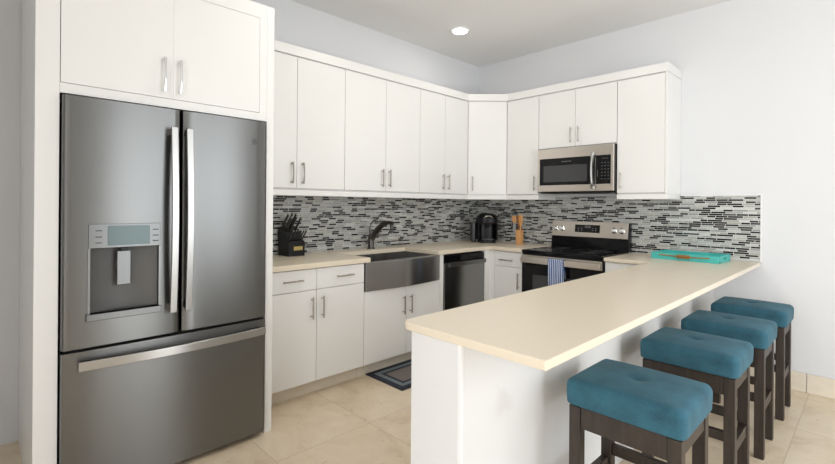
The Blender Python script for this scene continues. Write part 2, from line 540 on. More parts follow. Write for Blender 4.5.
# angled corner cabinet
A = Vector((.35, -.635, 0)); Bc = Vector((.635, -.35, 0))
dv = (Bc - A).normalized(); nv = Vector((dv.y, -dv.x, 0))
t = thing('corner_upper_cabinet', 'white single-door angled upper cabinet across the corner above the coffee maker', 'cabinet', (0, 0, UB - .01))
obj('carcass', prism([(0.0, -.635), (.328, -.635), (.345, -.62), (.62, -.345), (.635, -.328), (.635, 0.0), (0, 0)], UB - .012, UT + .01), M['cabin'], t)
a, c = A + dv * .003 , Bc - dv * .003
dr = obj('door', prism([(a.x, a.y), (c.x, c.y), (c.x - nv.x * .018, c.y - nv.y * .018), (a.x - nv.x * .018, a.y - nv.y * .018)], UB, UT), M['cab'], t, .002)
hp = a + dv * .045
bar_pull(dr, (hp.x, hp.y, 1.472), (hp.x, hp.y, 1.62), nv)


def upper_back(label, x0, xs, x1, handles, zb=UB, hz=(1.472, 1.615), group='upper cabinets on the range wall'):
    t = thing('upper_cabinet', label, 'cabinet', (x0, -.33, zb - .01), 0, group)
    obj('carcass', open_box(x0 + .001, x1 - .001, -.33, 0, zb - .012, UT + .01, front='y'), M['cabin'], t)
    edges = [x0] + xs + [x1]
    for i in range(len(edges) - 1):
        a, c = edges[i] + G, edges[i + 1] - G
        dr = obj('door', box(a, c, -.35, -.33, zb, UT), M['cab'], t, .002)
        for hx in handles[i]:
            bar_pull(dr, (hx, -.35, hz[0]), (hx, -.35, hz[1]), (0, -1, 0), r=.005)
    return t


upper_back('white single-door upper cabinet between the corner cabinet and the microwave', .637, [], 1.000, [[.965]])
upper_back('short white two-door upper cabinet above the microwave', 1.002, [1.375], 1.752, [[1.336], [1.41]], 1.872, (1.905, 2.05))
t = upper_back('white single-door upper cabinet at the right end, beside the bare wall', 1.754, [], 2.129, [[1.787]])
obj('end_panel', box(2.129, 2.146, -.349, 0, UB - .012, UT + .01), M['cab'], t, .002)

# crown board and light rails (continuous pieces)
k = (.35, -.635); 
crown = prism([(.0, Y0 + .001), (.354, Y0 + .001), (.354, -.6367), (.6367, -.354), (2.150, -.354), (2.150, 0), (2.13, 0), (2.13, -.334), (.628, -.334), (.334, -.628), (.334, Y0 + .02), (0, Y0 + .02)], UT + .0105, CT)
t = obj('crown_board', crown, M['cab'], None, .002)
tag(t, 'flat white crown board running along the top of all the upper cabinets', 'cabinet trim')
rail = prism([(.0, Y0 + .001), (.35, Y0 + .001), (.35, -.635), (.635, -.35), (1.000, -.35), (1.000, -.0085), (.982, -.0085), (.982, -.332), (.628, -.332), (.332, -.628), (.332, Y0 + .02), (0.0085, Y0 + .02), (.0085, Y0 + .001)][1:], RB, UB - .0125)
t = obj('light_rail', rail, M['cab'], None, .002)
tag(t, 'white light rail under the upper cabinets from the refrigerator to the microwave', 'cabinet trim')
t = obj('light_rail', prism([(1.754, -.012), (1.754, -.35), (2.147, -.35), (2.147, -.012), (2.129, -.012), (2.129, -.332), (1.772, -.332), (1.772, -.012)], RB, UB - .0125), M['cab'], None, .002)
tag(t, 'short white light rail under the right end upper cabinet', 'cabinet trim')

# ------------------------------------------------------------------ base cabinets
TK = .105
BT = ZL - SL       # top of base cabinets
FX = .60           # carcass front


def base_left(label, y0, ys, y1, drawers, door_top, hd, group='base cabinets on the sink wall', ztop=BT):
    t = thing('base_cabinet', label, 'cabinet', (.3, (y0 + y1) / 2, 0), 0, group)
    obj('carcass', open_box(.0, FX, y0 + .001, y1 - .001, TK, ztop - .001), M['cabin'], t)
    obj('toe_kick', box(.05, .535, y0 + .001, y1 - .001, 0, TK - .001), M['stonebase'], t, label='beige stone-coloured recessed plinth')
    ed = [y0] + ys + [y1]
    for i in range(len(ed) - 1):
        a, c = ed[i] + G, ed[i + 1] - G
        if drawers:
            d = obj('drawer', box(FX, FX + DT, a, c, door_top + 2 * G, BT - .006), M['cab'], t, .002)
            hm = drawers[i]; bar_pull(d, (FX + DT, hm - .073, .812), (FX + DT, hm + .073, .812), (1, 0, 0))
        dr = obj('door', box(FX, FX + DT, a, c, TK + .004, door_top), M['cab'], t, .002)
        bar_pull(dr, (FX + DT, hd[i], hd[2]), (FX + DT, hd[i], hd[2] + .15), (1, 0, 0))
    return t


base_left('white base cabinet with two drawers over two doors, between refrigerator and sink', Y0 + .001, [-2.586], -2.177, [-2.776, -2.362], .735, (-2.628, -2.545, .54))
SKB = .664
t = base_left('white two-door base cabinet under the farmhouse sink', -2.176, [-1.742], -1.343, None, SKB - .002, (-1.78, -1.702, .436), ztop=SKB)
obj('filler_strip', box(.565, FX + DT, -1.342, -1.293, TK, BT - .001), M['cab'], t, .002)

# corner base cabinet (drawer over door facing the peninsula) with its fillers
t = thing('corner_base_cabinet', 'white corner base cabinet with one drawer over one door, left of the range', 'cabinet', (.5, -.3, 0))
obj('carcass', boxes((.0, .998, -.60, 0, TK, BT - .001), (0, .6, -.695, -.601, TK, BT - .001)), M['cabin'], t)
obj('toe_kick', box(.56, .998, -.535, -.1, 0, TK - .001), M['stonebase'], t, label='beige stone-coloured recessed plinth')
obj('filler_strip', boxes((.60, .62, -.695, -.6205, TK, BT - .001), (.60, .684, -.62, -.6005, TK, BT - .001)), M['cab'], t, .002)
d = obj('drawer', box(.687, .996, -.62, -.60, .738, BT - .008), M['cab'], t, .002)
bar_pull(d, (.757, -.62, .80), (.905, -.62, .80), (0, -1, 0))
dr = obj('door', box(.687, .996, -.62, -.60, TK + .004, .735), M['cab'], t, .002)
bar_pull(dr, (.962, -.62, .535), (.962, -.62, .69), (0, -1, 0))

# narrow base cabinet right of the range and the peninsula carcass
t = thing('base_cabinet', 'narrow white base cabinet between the range and the peninsula', 'cabinet', (1.95, -.3, 0))
obj('carcass', open_box(1.772, 2.152, -.60, 0, TK, ZR - SLP - .001, front='y'), M['cabin'], t)
obj('toe_kick', box(1.772, 2.152, -.535, -.1, 0, TK - .001), M['stonebase'], t)
obj('door', box(1.774, 2.15, -.62, -.60, TK + .004, .73), M['cab'], t, .002)
obj('drawer', box(1.774, 2.15, -.62, -.60, .733, ZR - SLP - .004), M['cab'], t, .002)
PX0, PX1, PY = 2.167, 2.394, -3.152
t = thing('peninsula_base', 'white breakfast bar base wall under the cream peninsula worktop', 'peninsula', (2.27, -1.6, 0))
obj('cabinet_side', box(PX0, PX0 + .1, PY + .004, 0, 0, ZR - SLP - .001), M['cab'], t)
obj('end_panel', box(PX0, PX1 - .012, PY - .008, PY + .0035, 0, ZR - SLP - .001), M['pony'], t, .001)
obj('bar_wall', box(PX0 + .101, PX1, PY + .004, 0, 0, ZR - SLP - .001), M['pony'], t, .002)
obj('corner_bead', box(PX1 - .0115, PX1 + .0015, PY - .0095, PY + .0035, 0, ZR - SLP - .001), M['white_trim'], t, .001)


# ------------------------------------------------------------------ worktops
def rounded(poly, radii, n=6):
    out = []
    m_ = len(poly)
    for i, p in enumerate(poly):
        r = radii.get(i, 0)
        if not r:
            out.append(p); continue
        p = Vector(p); a_ = (Vector(poly[i - 1]) - p).normalized(); b_ = (Vector(poly[(i + 1) % m_]) - p).normalized()
        s, e_ = p + a_ * r, p + b_ * r
        for k_ in range(n + 1):
            t_ = k_ / n
            q = s.lerp(p, t_).lerp(p.lerp(e_, t_), t_)
            out.append((q.x, q.y))
    return out


CY0, CY1, CXB = -2.13, -1.375, .20    # sink cut-out
poly = [(.009, Y0 + .001), (.638, Y0 + .001), (.638, CY0), (CXB, CY0), (CXB, CY1), (.638, CY1), (.638, -.638), (1.0, -.638), (1.0, -.009), (.009, -.009)]
o = obj('worktop', prism(poly, ZL - SL, ZL), M['quartz'], None, .004)
tag(o, 'cream quartz worktop along the sink wall with the sink cut-out', 'worktop')
poly = [(1.768, -.009), (1.768, -.638), (2.118, -.638), (2.118, -3.168), (2.697, -3.168), (2.697, -.009)]
o = obj('worktop', prism(rounded(poly, {3: .045, 4: .006}), ZR - SLP, ZR), M['quartz'], None, .004)
tag(o, 'cream quartz breakfast bar worktop of the peninsula with the stools along it', 'worktop')

# ------------------------------------------------------------------ farmhouse sink
t = thing('farmhouse_sink', 'wide stainless steel farmhouse sink with a bowed apron front', 'sink', (.4, -1.75, SKB))
sy0, sy1 = -2.165, -1.346
ZS = ZL - SL - .001
apr = [(.585, sy0), (.585, sy1)] + [(.625 + .045 * math.sin(PI * i / 16), sy1 + (sy0 - sy1) * i / 16) for i in range(17)]
obj('apron_front', prism(apr, SKB + .002, ZS - .0005), M['sinksteel'], t, .004, angle=50)
bw = boxes((CXB - .015, CXB, CY0 - .01, CY1 + .01, SKB + .02, ZS), (CXB, .584, CY0 - .015, CY0, SKB + .02, ZS), (CXB, .584, CY1, CY1 + .015, SKB + .02, ZS), (CXB - .015, .584, CY0 - .015, CY1 + .015, SKB + .004, SKB + .0195))
obj('basin', bw, M['sinksteel'], t)
obj('drain', lathe([(.0, .004), (.03, .003), (.045, .006), (.05, 0)], (.36, -1.75, SKB + .02), 24), M['chrome'], t, label='round chrome drain')

# ------------------------------------------------------------------ faucet
fx, fy = .098, -1.70
t = thing('kitchen_faucet', 'dark metal kitchen faucet with an arched pull-out spout behind the sink', 'faucet', (fx, fy, ZL))
obj('base', lathe([(.036, 0), (.036, .008), (.03, .014)], (fx, fy, ZL)), M['bronze'], t)
obj('body', lathe([(.029, .014), (.027, .06), (.027, .10), (.022, .125), (.012, .135)], (fx, fy, ZL)), M['bronze'], t)
sp_pts = [(fx + .005, fy, ZL + .03), (fx + .014, fy + .004, ZL + .09), (fx + .04, fy + .01, ZL + .14), (fx + .085, fy + .02, ZL + .19), (fx + .14, fy + .03, ZL + .228), (fx + .20, fy + .04, ZL + .243), (fx + .25, fy + .045, ZL + .238)]
obj('spout', tube(sp_pts, [.018, .026, .028, .026, .022, .018, .015], 16), M['bronze'], t)
obj('spray_head', tube([(fx + .225, fy + .043, ZL + .234), (fx + .235, fy + .045, ZL + .205), (fx + .237, fy + .045, ZL + .19)], [.013, .017, .018], 14), M['bronze'], t)
obj('lever', tube([(fx - .002, fy - .006, ZL + .125), (fx - .006, fy - .012, ZL + .18), (fx + .006, fy - .006, ZL + .225), (fx + .035, fy + .004, ZL + .26), (fx + .085, fy + .012, ZL + .275)], [.009, .006, .006, .0065, .005], 10), M['bronze'], t)

# ------------------------------------------------------------------ refrigerator tower
PYL0, PYL1, PYR0, PYR1, PXF = -4.09, -4.008, -3.068, -3.0245, .848
TT = 2.463
t = thing('refrigerator_cabinet', 'tall white built-in surround with a two-door cabinet above the refrigerator', 'cabinet', (.42, -3.54, 0))
obj('side_panel', box(0, PXF, PYL0, PYL1, 0, TT), M['cab'], t, .002)
obj('side_panel', box(0, PXF, PYR0, PYR1, 0, TT), M['cab'], t, .002)
obj('top_box', boxes((0, PXF - .022, PYL1 + .0005, PYR0 - .0005, 1.83, TT - .0005)), M['cabin'], t)
FZ0, FZ1 = 1.84, 2.382
obj('face_frame', boxes((PXF - .0215, PXF, PYL1 + .0005, PYR0 - .0005, 1.797, FZ0), (PXF - .0215, PXF, PYL1 + .0005, PYR0 - .0005, FZ1, TT - .0005), (PXF - .0215, PXF, -3.112, PYR0 - .0005, FZ0, FZ1)), M['cab'], t)
for (a, c, hy) in ((PYL1 + .001, -3.5616, -3.605), (-3.56275, -3.1135, -3.533)):
    dr = obj('door', box(PXF - .0205, PXF + .001, a + .0012, c, FZ0 + .002, FZ1 - .002), M['cab'], t, .0015)
    arch_pull(dr, (PXF + .001, hy, 1.872), (PXF + .001, hy, 2.035), (1, 0, 0), M['chrome'], .0065)

# ------------------------------------------------------------------ refrigerator
FY0, FY1, FYM = -4.001, -3.084, -3.530
XF = .885                      # face of the doors
ZT, ZM0, ZM1, ZB = 1.785, .682, .667, .03
t = thing('refrigerator', 'large slate steel french-door refrigerator with water dispenser and bottom freezer drawer', 'refrigerator', (.45, -3.53, 0))
obj('cabinet_body', box(.06, .80, FY0 + .004, FY1 - .004, ZB, ZT - .012), M['slate_dark'], t)
obj('gasket', boxes((.8005, .815, FY0 + .006, FY1 - .006, .05, ZM1 - .01), (.8005, .815, FY0 + .006, FY1 - .006, ZM0 + .01, ZT - .012), (.8005, .835, FY0 + .012, FY1 - .012, ZM1 - .02, ZM0 + .02)), M['rubber'], t)
obj('kick_grille', box(.70, .80, FY0 + .02, FY1 - .02, .001, ZB - .001), M['black'], t)


def curved_front(y0, y1, z0, z1, x0, xf, holes=None, bulge=.006, n=14, r=.012):
    """door slab whose front bows gently and rolls back at its vertical edges"""
    poly = [(x0, y0), ]
    pts = []
    for i in range(n + 1):
        s = i / n; y = y0 + (y1 - y0) * s
        pts.append((xf - bulge + bulge * math.sin(PI * s) ** .7 if 0 < s < 1 else xf - bulge, y))
    # rounded outer corners
    q = [(x0, y0), (xf - bulge - r, y0), (xf - bulge - r * .3, y0 + r * .3)] + [p for p in pts if y0 + r <= p[1] <= y1 - r] + [(xf - bulge - r * .3, y1 - r * .3), (xf - bulge - r, y1), (x0, y1)]
    return prism(q, z0, z1)


# left door with the dispenser bay cut out of it
DY0, DY1, DZ0, DZ1 = -3.905, -3.628, .828, 1.222
gy = .004


def front_x(y, y0, y1, xf=XF, bulge=.006):
    s = min(1, max(0, (y - y0) / (y1 - y0)))
    return xf - bulge + bulge * math.sin(PI * s) ** .7


def door_with_bay(y0, y1, z0, z1, x0, hy0, hy1, hz0, hz1):
    bm = bmesh.new()
    ys = sorted(set([y0, y0 + .004, y0 + .012] + [y0 + .012 + (hy0 - y0 - .012) * i / 4 for i in range(5)] + [hy0 + (hy1 - hy0) * i / 6 for i in range(7)] + [hy1 + (y1 - .012 - hy1) * i / 4 for i in range(5)] + [y1 - .004, y1]))
    ys = [y for i, y in enumerate(ys) if i == 0 or y - ys[i - 1] > 1e-5]
    zs = [z0, hz0, hz1, z1]
    def X(y):
        e_ = min(y - y0, y1 - y)
        x_ = front_x(y, y0, y1)
        return x_ - (.012 if e_ < 1e-6 else (.004 if e_ < .005 else 0))
    g = [[bm.verts.new((X(y), y, z)) for y in ys] for z in zs]
    hole = set()
    for j in range(3):
        for i in range(len(ys) - 1):
            if j == 1 and ys[i] >= hy0 - 1e-5 and ys[i + 1] <= hy1 + 1e-5:
                hole.add(i); continue
            bm.faces.new((g[j][i], g[j][i + 1], g[j + 1][i + 1], g[j + 1][i]))
    # edges back to x0
    bmesh.ops.recalc_face_normals(bm, faces=bm.faces[:])
    be = [e_ for e_ in bm.edges if e_.is_boundary]
    r_ = bmesh.ops.extrude_edge_only(bm, edges=be)
    for v in r_['geom']:
        if isinstance(v, bmesh.types.BMVert):
            v.co.x = x0
    bmesh.ops.recalc_face_normals(bm, faces=bm.faces[:])
    return bm


dl = obj('door', door_with_bay(FY0, FYM - gy, ZM0, ZT, .816, DY0, DY1, DZ0, DZ1), M['slate'], t, .0, angle=50)
xb = XF - .004
# dispenser: control panel above, recess below with paddle and tray lip
obj('dispenser_panel', boxes((.82, XF + .004, DY0 - .004, DY1 + .004, 1.118, 1.226)), M['dispenser'], dl, .0015, label='glossy silver control panel with a glass strip')
obj('panel_glass', box(XF + .0042, XF + .006, -3.838, -3.67, 1.128, 1.217), mat('tinted_panel_glass', (.07, .09, .088), .2, .6), dl, label='greenish glass display strip')
bts = ([(XF + .0042, XF + .0052, yy - .012, yy + .012, zz - .002, zz + .002) for yy in (-3.872, -3.645) for zz in (1.142, 1.168, 1.196)])
each('button_mark', bts, M['black'], dl)
# curved bay
bay = bmesh.new()
arc = [(XF - .001 - .06 * math.sin(PI * (.04 + .92 * i / 20)) ** .6, DY0 + .003 + (DY1 - DY0 - .006) * i / 20) for i in range(21)]
lo = [bay.verts.new((x_, y_, DZ0 + .001)) for x_, y_ in arc]; hi = [bay.verts.new((x_, y_, 1.1175)) for x_, y_ in arc]
for i in range(20):
    bay.faces.new((lo[i], lo[i + 1], hi[i + 1], hi[i]))
bay.faces.new(lo); bay.faces.new(hi[::-1])
M['bay'] = mat('dispenser_bay_grey', (.13, .13, .128), .5, .3)
obj('dispenser_bay', bay, M['bay'], dl, angle=60, label='dark grey concave recess')
each('dispenser_rim', ((XF - .004, XF + .004, DY0 - .006, DY0 + .003, DZ0 - .01, 1.1175), (XF - .004, XF + .004, DY1 - .003, DY1 + .006, DZ0 - .01, 1.1175)), M['slate'], dl)
obj('dispenser_lip', boxes((XF - .01, XF + .014, DY0 - .012, DY1 + .008, .797, DZ0)), M['dispenser'], dl, .003, label='pale steel tray lip')
obj('nozzle', boxes((XF - .03, XF - .006, -3.784, -3.756, 1.10, 1.1175)), M['black'], dl, .002, label='black water nozzle')
obj('paddle', boxes((XF - .03, XF - .018, -3.798, -3.742, .942, 1.10)), M['dispenser'], dl, .003, label='silver dispenser paddle')

dr_ = obj('door', curved_front(FYM + gy, FY1, ZM0, ZT, .816, XF), M['slate'], t, .0, angle=50)
fz = obj('freezer_drawer', curved_front(FY0, FY1, .03, ZM1, .816, XF), M['slate'], t, .0, angle=50)


def fridge_handle(parent, pts, wd, w, foot0, foot1):
    h = obj('handle', band(pts, wd, w, (1, 0, 0), .016), M['handle'], parent, .003, angle=50, label='bright bowed steel bar handle')
    return h


zz = [.79 + (1.692 - .79) * i / 14 for i in range(15)]
for dpar, yc in ((dl, -3.575), (dr_, -3.506)):
    pts = [(XF + .038 + .024 * math.sin(PI * i / 14), yc, z_) for i, z_ in enumerate(zz)]
    fridge_handle(dpar, pts, (0, 1, 0), .031, 0, 0)
    each('handle_mount', ((XF - .008, XF + .034, yc - .013, yc + .013, .80, .83), (XF - .008, XF + .034, yc - .013, yc + .013, 1.655, 1.685)), M['handle'], dpar, .002)
yy = [-3.945 + (.845) * i / 16 for i in range(17)]
pts = [(XF + .03 + .03 * math.sin(PI * i / 16), y_, .612) for i, y_ in enumerate(yy)]
fridge_handle(fz, pts, (0, 0, 1), .042, 0, 0)
each('handle_mount', ((XF - .008, XF + .026, -3.93, -3.90, .598, .626), (XF - .008, XF + .026, -3.145, -3.115, .598, .626)), M['handle'], fz, .002)
# small round maker's emblem
eb = bmesh.new()
ex = front_x(-3.155, FYM + gy, FY1) + .0012
ring = [(0.0, -3.155 + .0145 * math.cos(a_), 1.668 + .0145 * math.sin(a_)) for a_ in [2 * PI * i / 24 for i in range(25)]]
bm_tube(eb, [(ex, y_, z_) for _, y_, z_ in ring], .0012, 6, up=(1, 0, 0))
bm_tube(eb, [(ex, -3.155 + .009 * math.cos(a_) * (1 - i / 40), 1.668 + .008 * math.sin(a_)) for i, a_ in enumerate([.5 + 5.2 * k_ / 16 for k_ in range(17)])], .0014, 6, up=(1, 0, 0))
bm_tube(eb, [(ex, -3.158, 1.667), (ex, -3.149, 1.667), (ex, -3.148, 1.66)], .0013, 6, up=(1, 0, 0))
obj('emblem', eb, M['slate_dark'], dr_, label='small round dark emblem')
each('hinge_cover', ((.74, .86, FY0 + .01, FY0 + .09, ZT - .011, ZT + .008), (.74, .86, FY1 - .09, FY1 - .01, ZT - .011, ZT + .008)), M['black'], t, .003)

# ------------------------------------------------------------------ dishwasher
t = thing('dishwasher', 'dark slate steel dishwasher right of the sink', 'dishwasher', (.3, -1.0, 0))
dy0, dy1 = -1.288, -.702
obj('tub', box(.03, .595, dy0, dy1, TK, BT - .012), M['black'], t)
obj('kick_plate', box(.03, .55, dy0, dy1, 0, TK - .001), M['black'], t)
dd = obj('door', boxes((.596, .628, dy0 + .004, dy1 - .004, .12, .80)), steel('dark_dishwasher_steel', (.27, .27, .265), .22), t, .003)
obj('control_edge', box(.596, .622, dy0 + .004, dy1 - .004, .801, .866), M['glass_black'], t, .004, label='black control strip')
obj('handle', boxes((.630, .655, dy0 + .045, dy1 - .012, .768, .808)), M['slate'], dd, .004, label='grey steel bar handle')
each('handle_mount', ((.6285, .64, dy0 + .05, dy0 + .08, .775, .80), (.6285, .64, dy1 - .045, dy1 - .015, .775, .80)), M['slate'], dd)

# ------------------------------------------------------------------ range
t = thing('range_stove', 'freestanding stainless and black glass electric range with a backguard', 'stove', (1.384, -.33, 0))
rx0, rx1 = 1.004, 1.764
obj('body', box(rx0 + .002, rx1 - .002, -.62, -.03, .03, .885), M['black'], t)
obj('cooktop', box(rx0, rx1, -.637, -.10, .886, .917), M['glass_black'], t, .006, label='black glass cooktop')
M['burner'] = mat('burner_print', (.03, .03, .032), .4)
for (bx, by, br) in ((1.20, -.47, .10), (1.20, -.23, .075), (1.57, -.47, .075), (1.57, -.23, .10)):
    bmr = bmesh.new()
    for rr in (br, br * .6):
        bm_tube(bmr, [(bx + rr * math.cos(a_), by + rr * math.sin(a_), .9172) for a_ in [2 * PI * i / 40 for i in range(41)]], .0011, 6)
    obj('burner_ring', bmr, M['burner'], t)
obj('oven_door', box(rx0 + .004, rx1 - .004, -.642, -.6205, .26, .872), M['glass_black'], t, .004, label='black glass oven door')
od = t.children[-1]
obj('door_trim', box(rx0 + .004, rx1 - .004, -.6465, -.6425, .80, .872), M['steel'], od, .002, label='stainless top band')
obj('window', box(rx0 + .12, rx1 - .12, -.6445, -.6422, .40, .70), M['mwwin'], od)
obj('handle', boxes((rx0 + .018, rx1 - .004, -.692, -.674, .805, .857)), M['steel'], od, .006, label='wide flat stainless handle')
each('handle_mount', ((rx0 + .03, rx0 + .06, -.6735, -.647, .815, .847), (rx1 - .06, rx1 - .03, -.6735, -.647, .815, .847)), M['steel'], od)
obj('storage_drawer', box(rx0 + .004, rx1 - .004, -.642, -.6205, .07, .255), M['glass_black'], t, .004)
each('foot', ((rx0 + .04, rx0 + .08, -.58, -.54, 0, .029), (rx1 - .08, rx1 - .04, -.58, -.54, 0, .029), (rx0 + .04, rx0 + .08, -.14, -.10, 0, .029), (rx1 - .08, rx1 - .04, -.14, -.10, 0, .029)), M['black'], t)
bg_ = obj('backguard', prism([(-.099, .9175), (-.03, .9175), (-.03, 1.172), (-.066, 1.172), (-.085, 1.03)], rx0, rx1, 0), M['glass_black'], t, .003)
# stainless control panel lying on the tilted face
pa, pb = Vector((0, -.0865, 1.026)), Vector((0, -.0675, 1.172))
tn = (pb - pa).normalized(); on = Vector((0, -tn.z, tn.y))
def panel_pt(x_, s, d):
    q = pa.lerp(pb, s) + on * d
    return Vector((x_, q.y, q.z))
def panel_box(x0, x1, s0, s1, d0, d1):
    bm = bmesh.new()
    v = [bm.verts.new(panel_pt(x_, s, d)) for d in (d0, d1) for (x_, s) in ((x0, s0), (x1, s0), (x1, s1), (x0, s1))]
    for f in ((0, 1, 2, 3), (4, 5, 6, 7), (0, 1, 5, 4), (1, 2, 6, 5), (2, 3, 7, 6), (3, 0, 4, 7)):
        bm.faces.new([v[i] for i in f])
    bmesh.ops.recalc_face_normals(bm, faces=bm.faces[:])
    return bm
cp = obj('control_panel', panel_box(rx0 + .002, rx1 - .012, 0, 1, .0005, .008), M['steel'], bg_, .002, label='stainless control panel')
obj('display', panel_box(1.25, 1.495, .3, .8, .0082, .0095), M['glass_black'], bg_, .001, label='black clock display')
for x_ in (1.28, 1.312, 1.42, 1.45):
    for s_ in (.42, .55):
        obj('display_mark', panel_box(x_, x_ + .012, s_, s_ + .03, .0096, .0102), M['grey_print'], bg_)
# clock digits drawn as strokes
for dx in (1.352, 1.372, 1.392):
    dg = bmesh.new()
    for (ux, us, w_, h_) in ((0, .72, .012, .02), (0, .60, .012, .02), (0, .60, .003, .12), (.0095, .60, .003, .12)):
        a_ = panel_box(dx + ux, dx + ux + w_, us, us + h_, .0096, .0102)
        me_ = bpy.data.meshes.new('tmp'); a_.to_mesh(me_); a_.free(); dg.from_mesh(me_); bpy.data.meshes.remove(me_)
    obj('clock_digit', dg, M['grey_print'], bg_)
for kx in (1.047, 1.117, 1.63, 1.70):
    kb = bmesh.new()
    c0 = panel_pt(kx, .5, .0085)
    bm_tube(kb, [c0, c0 + on * .012, c0 + on * .014, c0 + on * .03, c0 + on * .033], [.029, .027, .022, .020, .017], 24, up=(1, 0, 0))
    bmesh.ops.recalc_face_normals(kb, faces=kb.faces[:])
    obj('knob', kb, M['chrome'], bg_, label='round polished steel knob')

# ------------------------------------------------------------------ microwave
t = thing('microwave', 'stainless over-the-range microwave with a curved handle', 'microwave', (1.39, -.2, 1.45))
mx0, mx1, mz0, mz1 = 1.022, 1.752, 1.452, 1.858
obj('case', box(mx0 + .004, mx1 - .0, -.372, -.009, mz0, mz1), M['black'], t, .003)
obj('vent_base', box(mx0 + .01, mx1 - .006, -.365, -.03, mz0 - .012, mz0 - .0005), M['black'], t)
ff = obj('front_frame', boxes((mx0, mx1 - .006, -.40, -.3725, mz0 + .004, mz1)), M['steel'], t, .003, label='brushed stainless front')
md_ = obj('door', box(1.046, 1.585, -.4045, -.4005, 1.517, 1.767), M['glass_black'], t, .002, label='black glass door')
obj('window', box(1.088, 1.515, -.4055, -.4047, 1.545, 1.698), M['mwwin'], md_, label='grey mesh window')
obj('wordmark', boxes(*[(1.272 + i * .012, 1.280 + i * .012, -.4053, -.4047, 1.728, 1.736) for i in range(8)]), mat('faint_print', (.16, .16, .16), .5), md_, label='tiny grey illegible maker name')
pts = [(1.573, -.408 - .034 * math.sin(PI * (.08 + .84 * i / 12)), 1.474 + (1.79 - 1.474) * i / 12) for i in range(13)]
obj('handle', tube(pts, .019, 14, sec=(1, .55)), M['handle'], md_, label='bowed steel handle')
obj('keypad', box(1.592, 1.722, -.4045, -.4005, 1.517, 1.767), M['glass_black'], t, .002, label='black keypad panel')
kp = t.children[-1]
keys = []
for r_ in range(6):
    for c_ in range(3):
        keys.append((1.648 + c_ * .028 - .006, 1.648 + c_ * .028 + .006, -.4052, -.4047, 1.56 + r_ * .028 - .003, 1.56 + r_ * .028 + .003))
keys += [(1.606, 1.611, -.4052, -.4047, 1.58, 1.64), (1.648, 1.70, -.4052, -.4047, 1.735, 1.739)]
obj('key_marks', boxes(*keys), mat('dim_print', (.12, .12, .125), .5), kp)

# ------------------------------------------------------------------ recessed ceiling light
lx, ly = .572, -1.037
t = thing('recessed_ceiling_light', 'round white recessed ceiling light, switched on, above the sink run', 'ceiling light', (lx, ly, CEIL))
obj('trim_ring', lathe([(.060, -.0005), (.060, -.012), (.085, -.010), (.092, -.0005)], (lx, ly, CEIL), 40, cap=False), M['white_trim'], t)
obj('diffuser', lathe([(.0, -.026), (.05, -.024), (.068, -.016), (.068, -.0125)], (lx, ly, CEIL), 40), M['lamp'], t, label='glowing white diffuser')

# ------------------------------------------------------------------ knife block
kx1, ky0, ky1 = .195, -2.572, -2.432
t = thing('knife_block', 'black slanted knife block with a brass label, left on the sink worktop', 'knife block', (.11, -2.5, ZL))
ym = (ky0 + ky1) / 2
obj('block', prism([(.035, ZL), (kx1, ZL), (kx1, ZL + .115), (.152, ZL + .125), (.135, ZL + .19), (.045, ZL + .225), (.018, ZL + .19)], ky0, ky1, 1), M['black'], t, .004)
obj('label_plate', box(kx1 + .0003, kx1 + .0012, ky0 + .045, ky1 - .02, ZL + .045, ZL + .075), M['gold'], t, label='small brass label plate')
lean = Vector((.60, .08, .79)).normalized()


def knife(label, base, length, r, ring=False, group=None, dark=True):
    k_ = thing('kitchen_knife', label, 'knife', base, 0, group)
    b0 = Vector(base)
    obj('handle', tube([b0, b0 + lean * length * .3, b0 + lean * length * .8, b0 + lean * length], [r * .85, r, r * .95, r * 1.1], 10, sec=(.7, 1)), M['knifegrip'], k_)
    obj('bolster', tube([b0 + lean * .0, b0 + lean * .008], [r * .95, r * .95], 10, sec=(.72, 1.02)), M['blade'], k_, label='steel bolster')
    obj('rivets', tube([b0 + lean * length * 1.0, b0 + lean * (length * 1.0 + .004)], [r * 1.0, r * .8], 10, sec=(.7, 1)), M['blade'], k_, label='steel end cap')
    return k_


for i in range(6):
    knife('small black steak knife in the front row of the block', (.172, ky0 + .018 + i * .0215, ZL + .1225), .095, .0075, group='steak knives in the block')
big = [(.058, .022, .125), (.060, .052, .135), (.064, .082, .13), (.100, .03, .115), (.103, .066, .125), (.105, .108, .115)]
for i, (x_, dy_, ln) in enumerate(big):
    zt = ZL + .225 - (x_ - .045) * (.035 / .09)
    knife('black handled cook\'s knife in the upper slots of the block', (x_, ky0 + dy_, zt + .001), ln, .0115, group='large knives in the block')

# ------------------------------------------------------------------ coffee maker in the corner
cx_, cy_ = .333, -.282
rz = -PI / 4 + PI / 2            # local +... faces the room along (1,-1)
t = thing('coffee_maker', 'black single-serve coffee maker with a domed top in the corner', 'coffee maker', (cx_, cy_, ZL), -PI / 4)
W = Matrix.Translation((cx_, cy_, ZL)) @ Matrix.Rotation(-PI / 4, 4, 'Z')     # local x points to the room


def loc_obj(name, bm, mt, parent, bevel=0, label=None, angle=35, seg=2):
    bm.transform(W)
    return obj(name, bm, mt, parent, bevel, seg, True, angle, label)


def oval(rx, ry, n=32, cx=0, cy=0):
    return [(cx + rx * math.copysign(abs(math.cos(a_)) ** .7, math.cos(a_)), cy + ry * math.copysign(abs(math.sin(a_)) ** .7, math.sin(a_))) for a_ in [2 * PI * i / n for i in range(n)]]


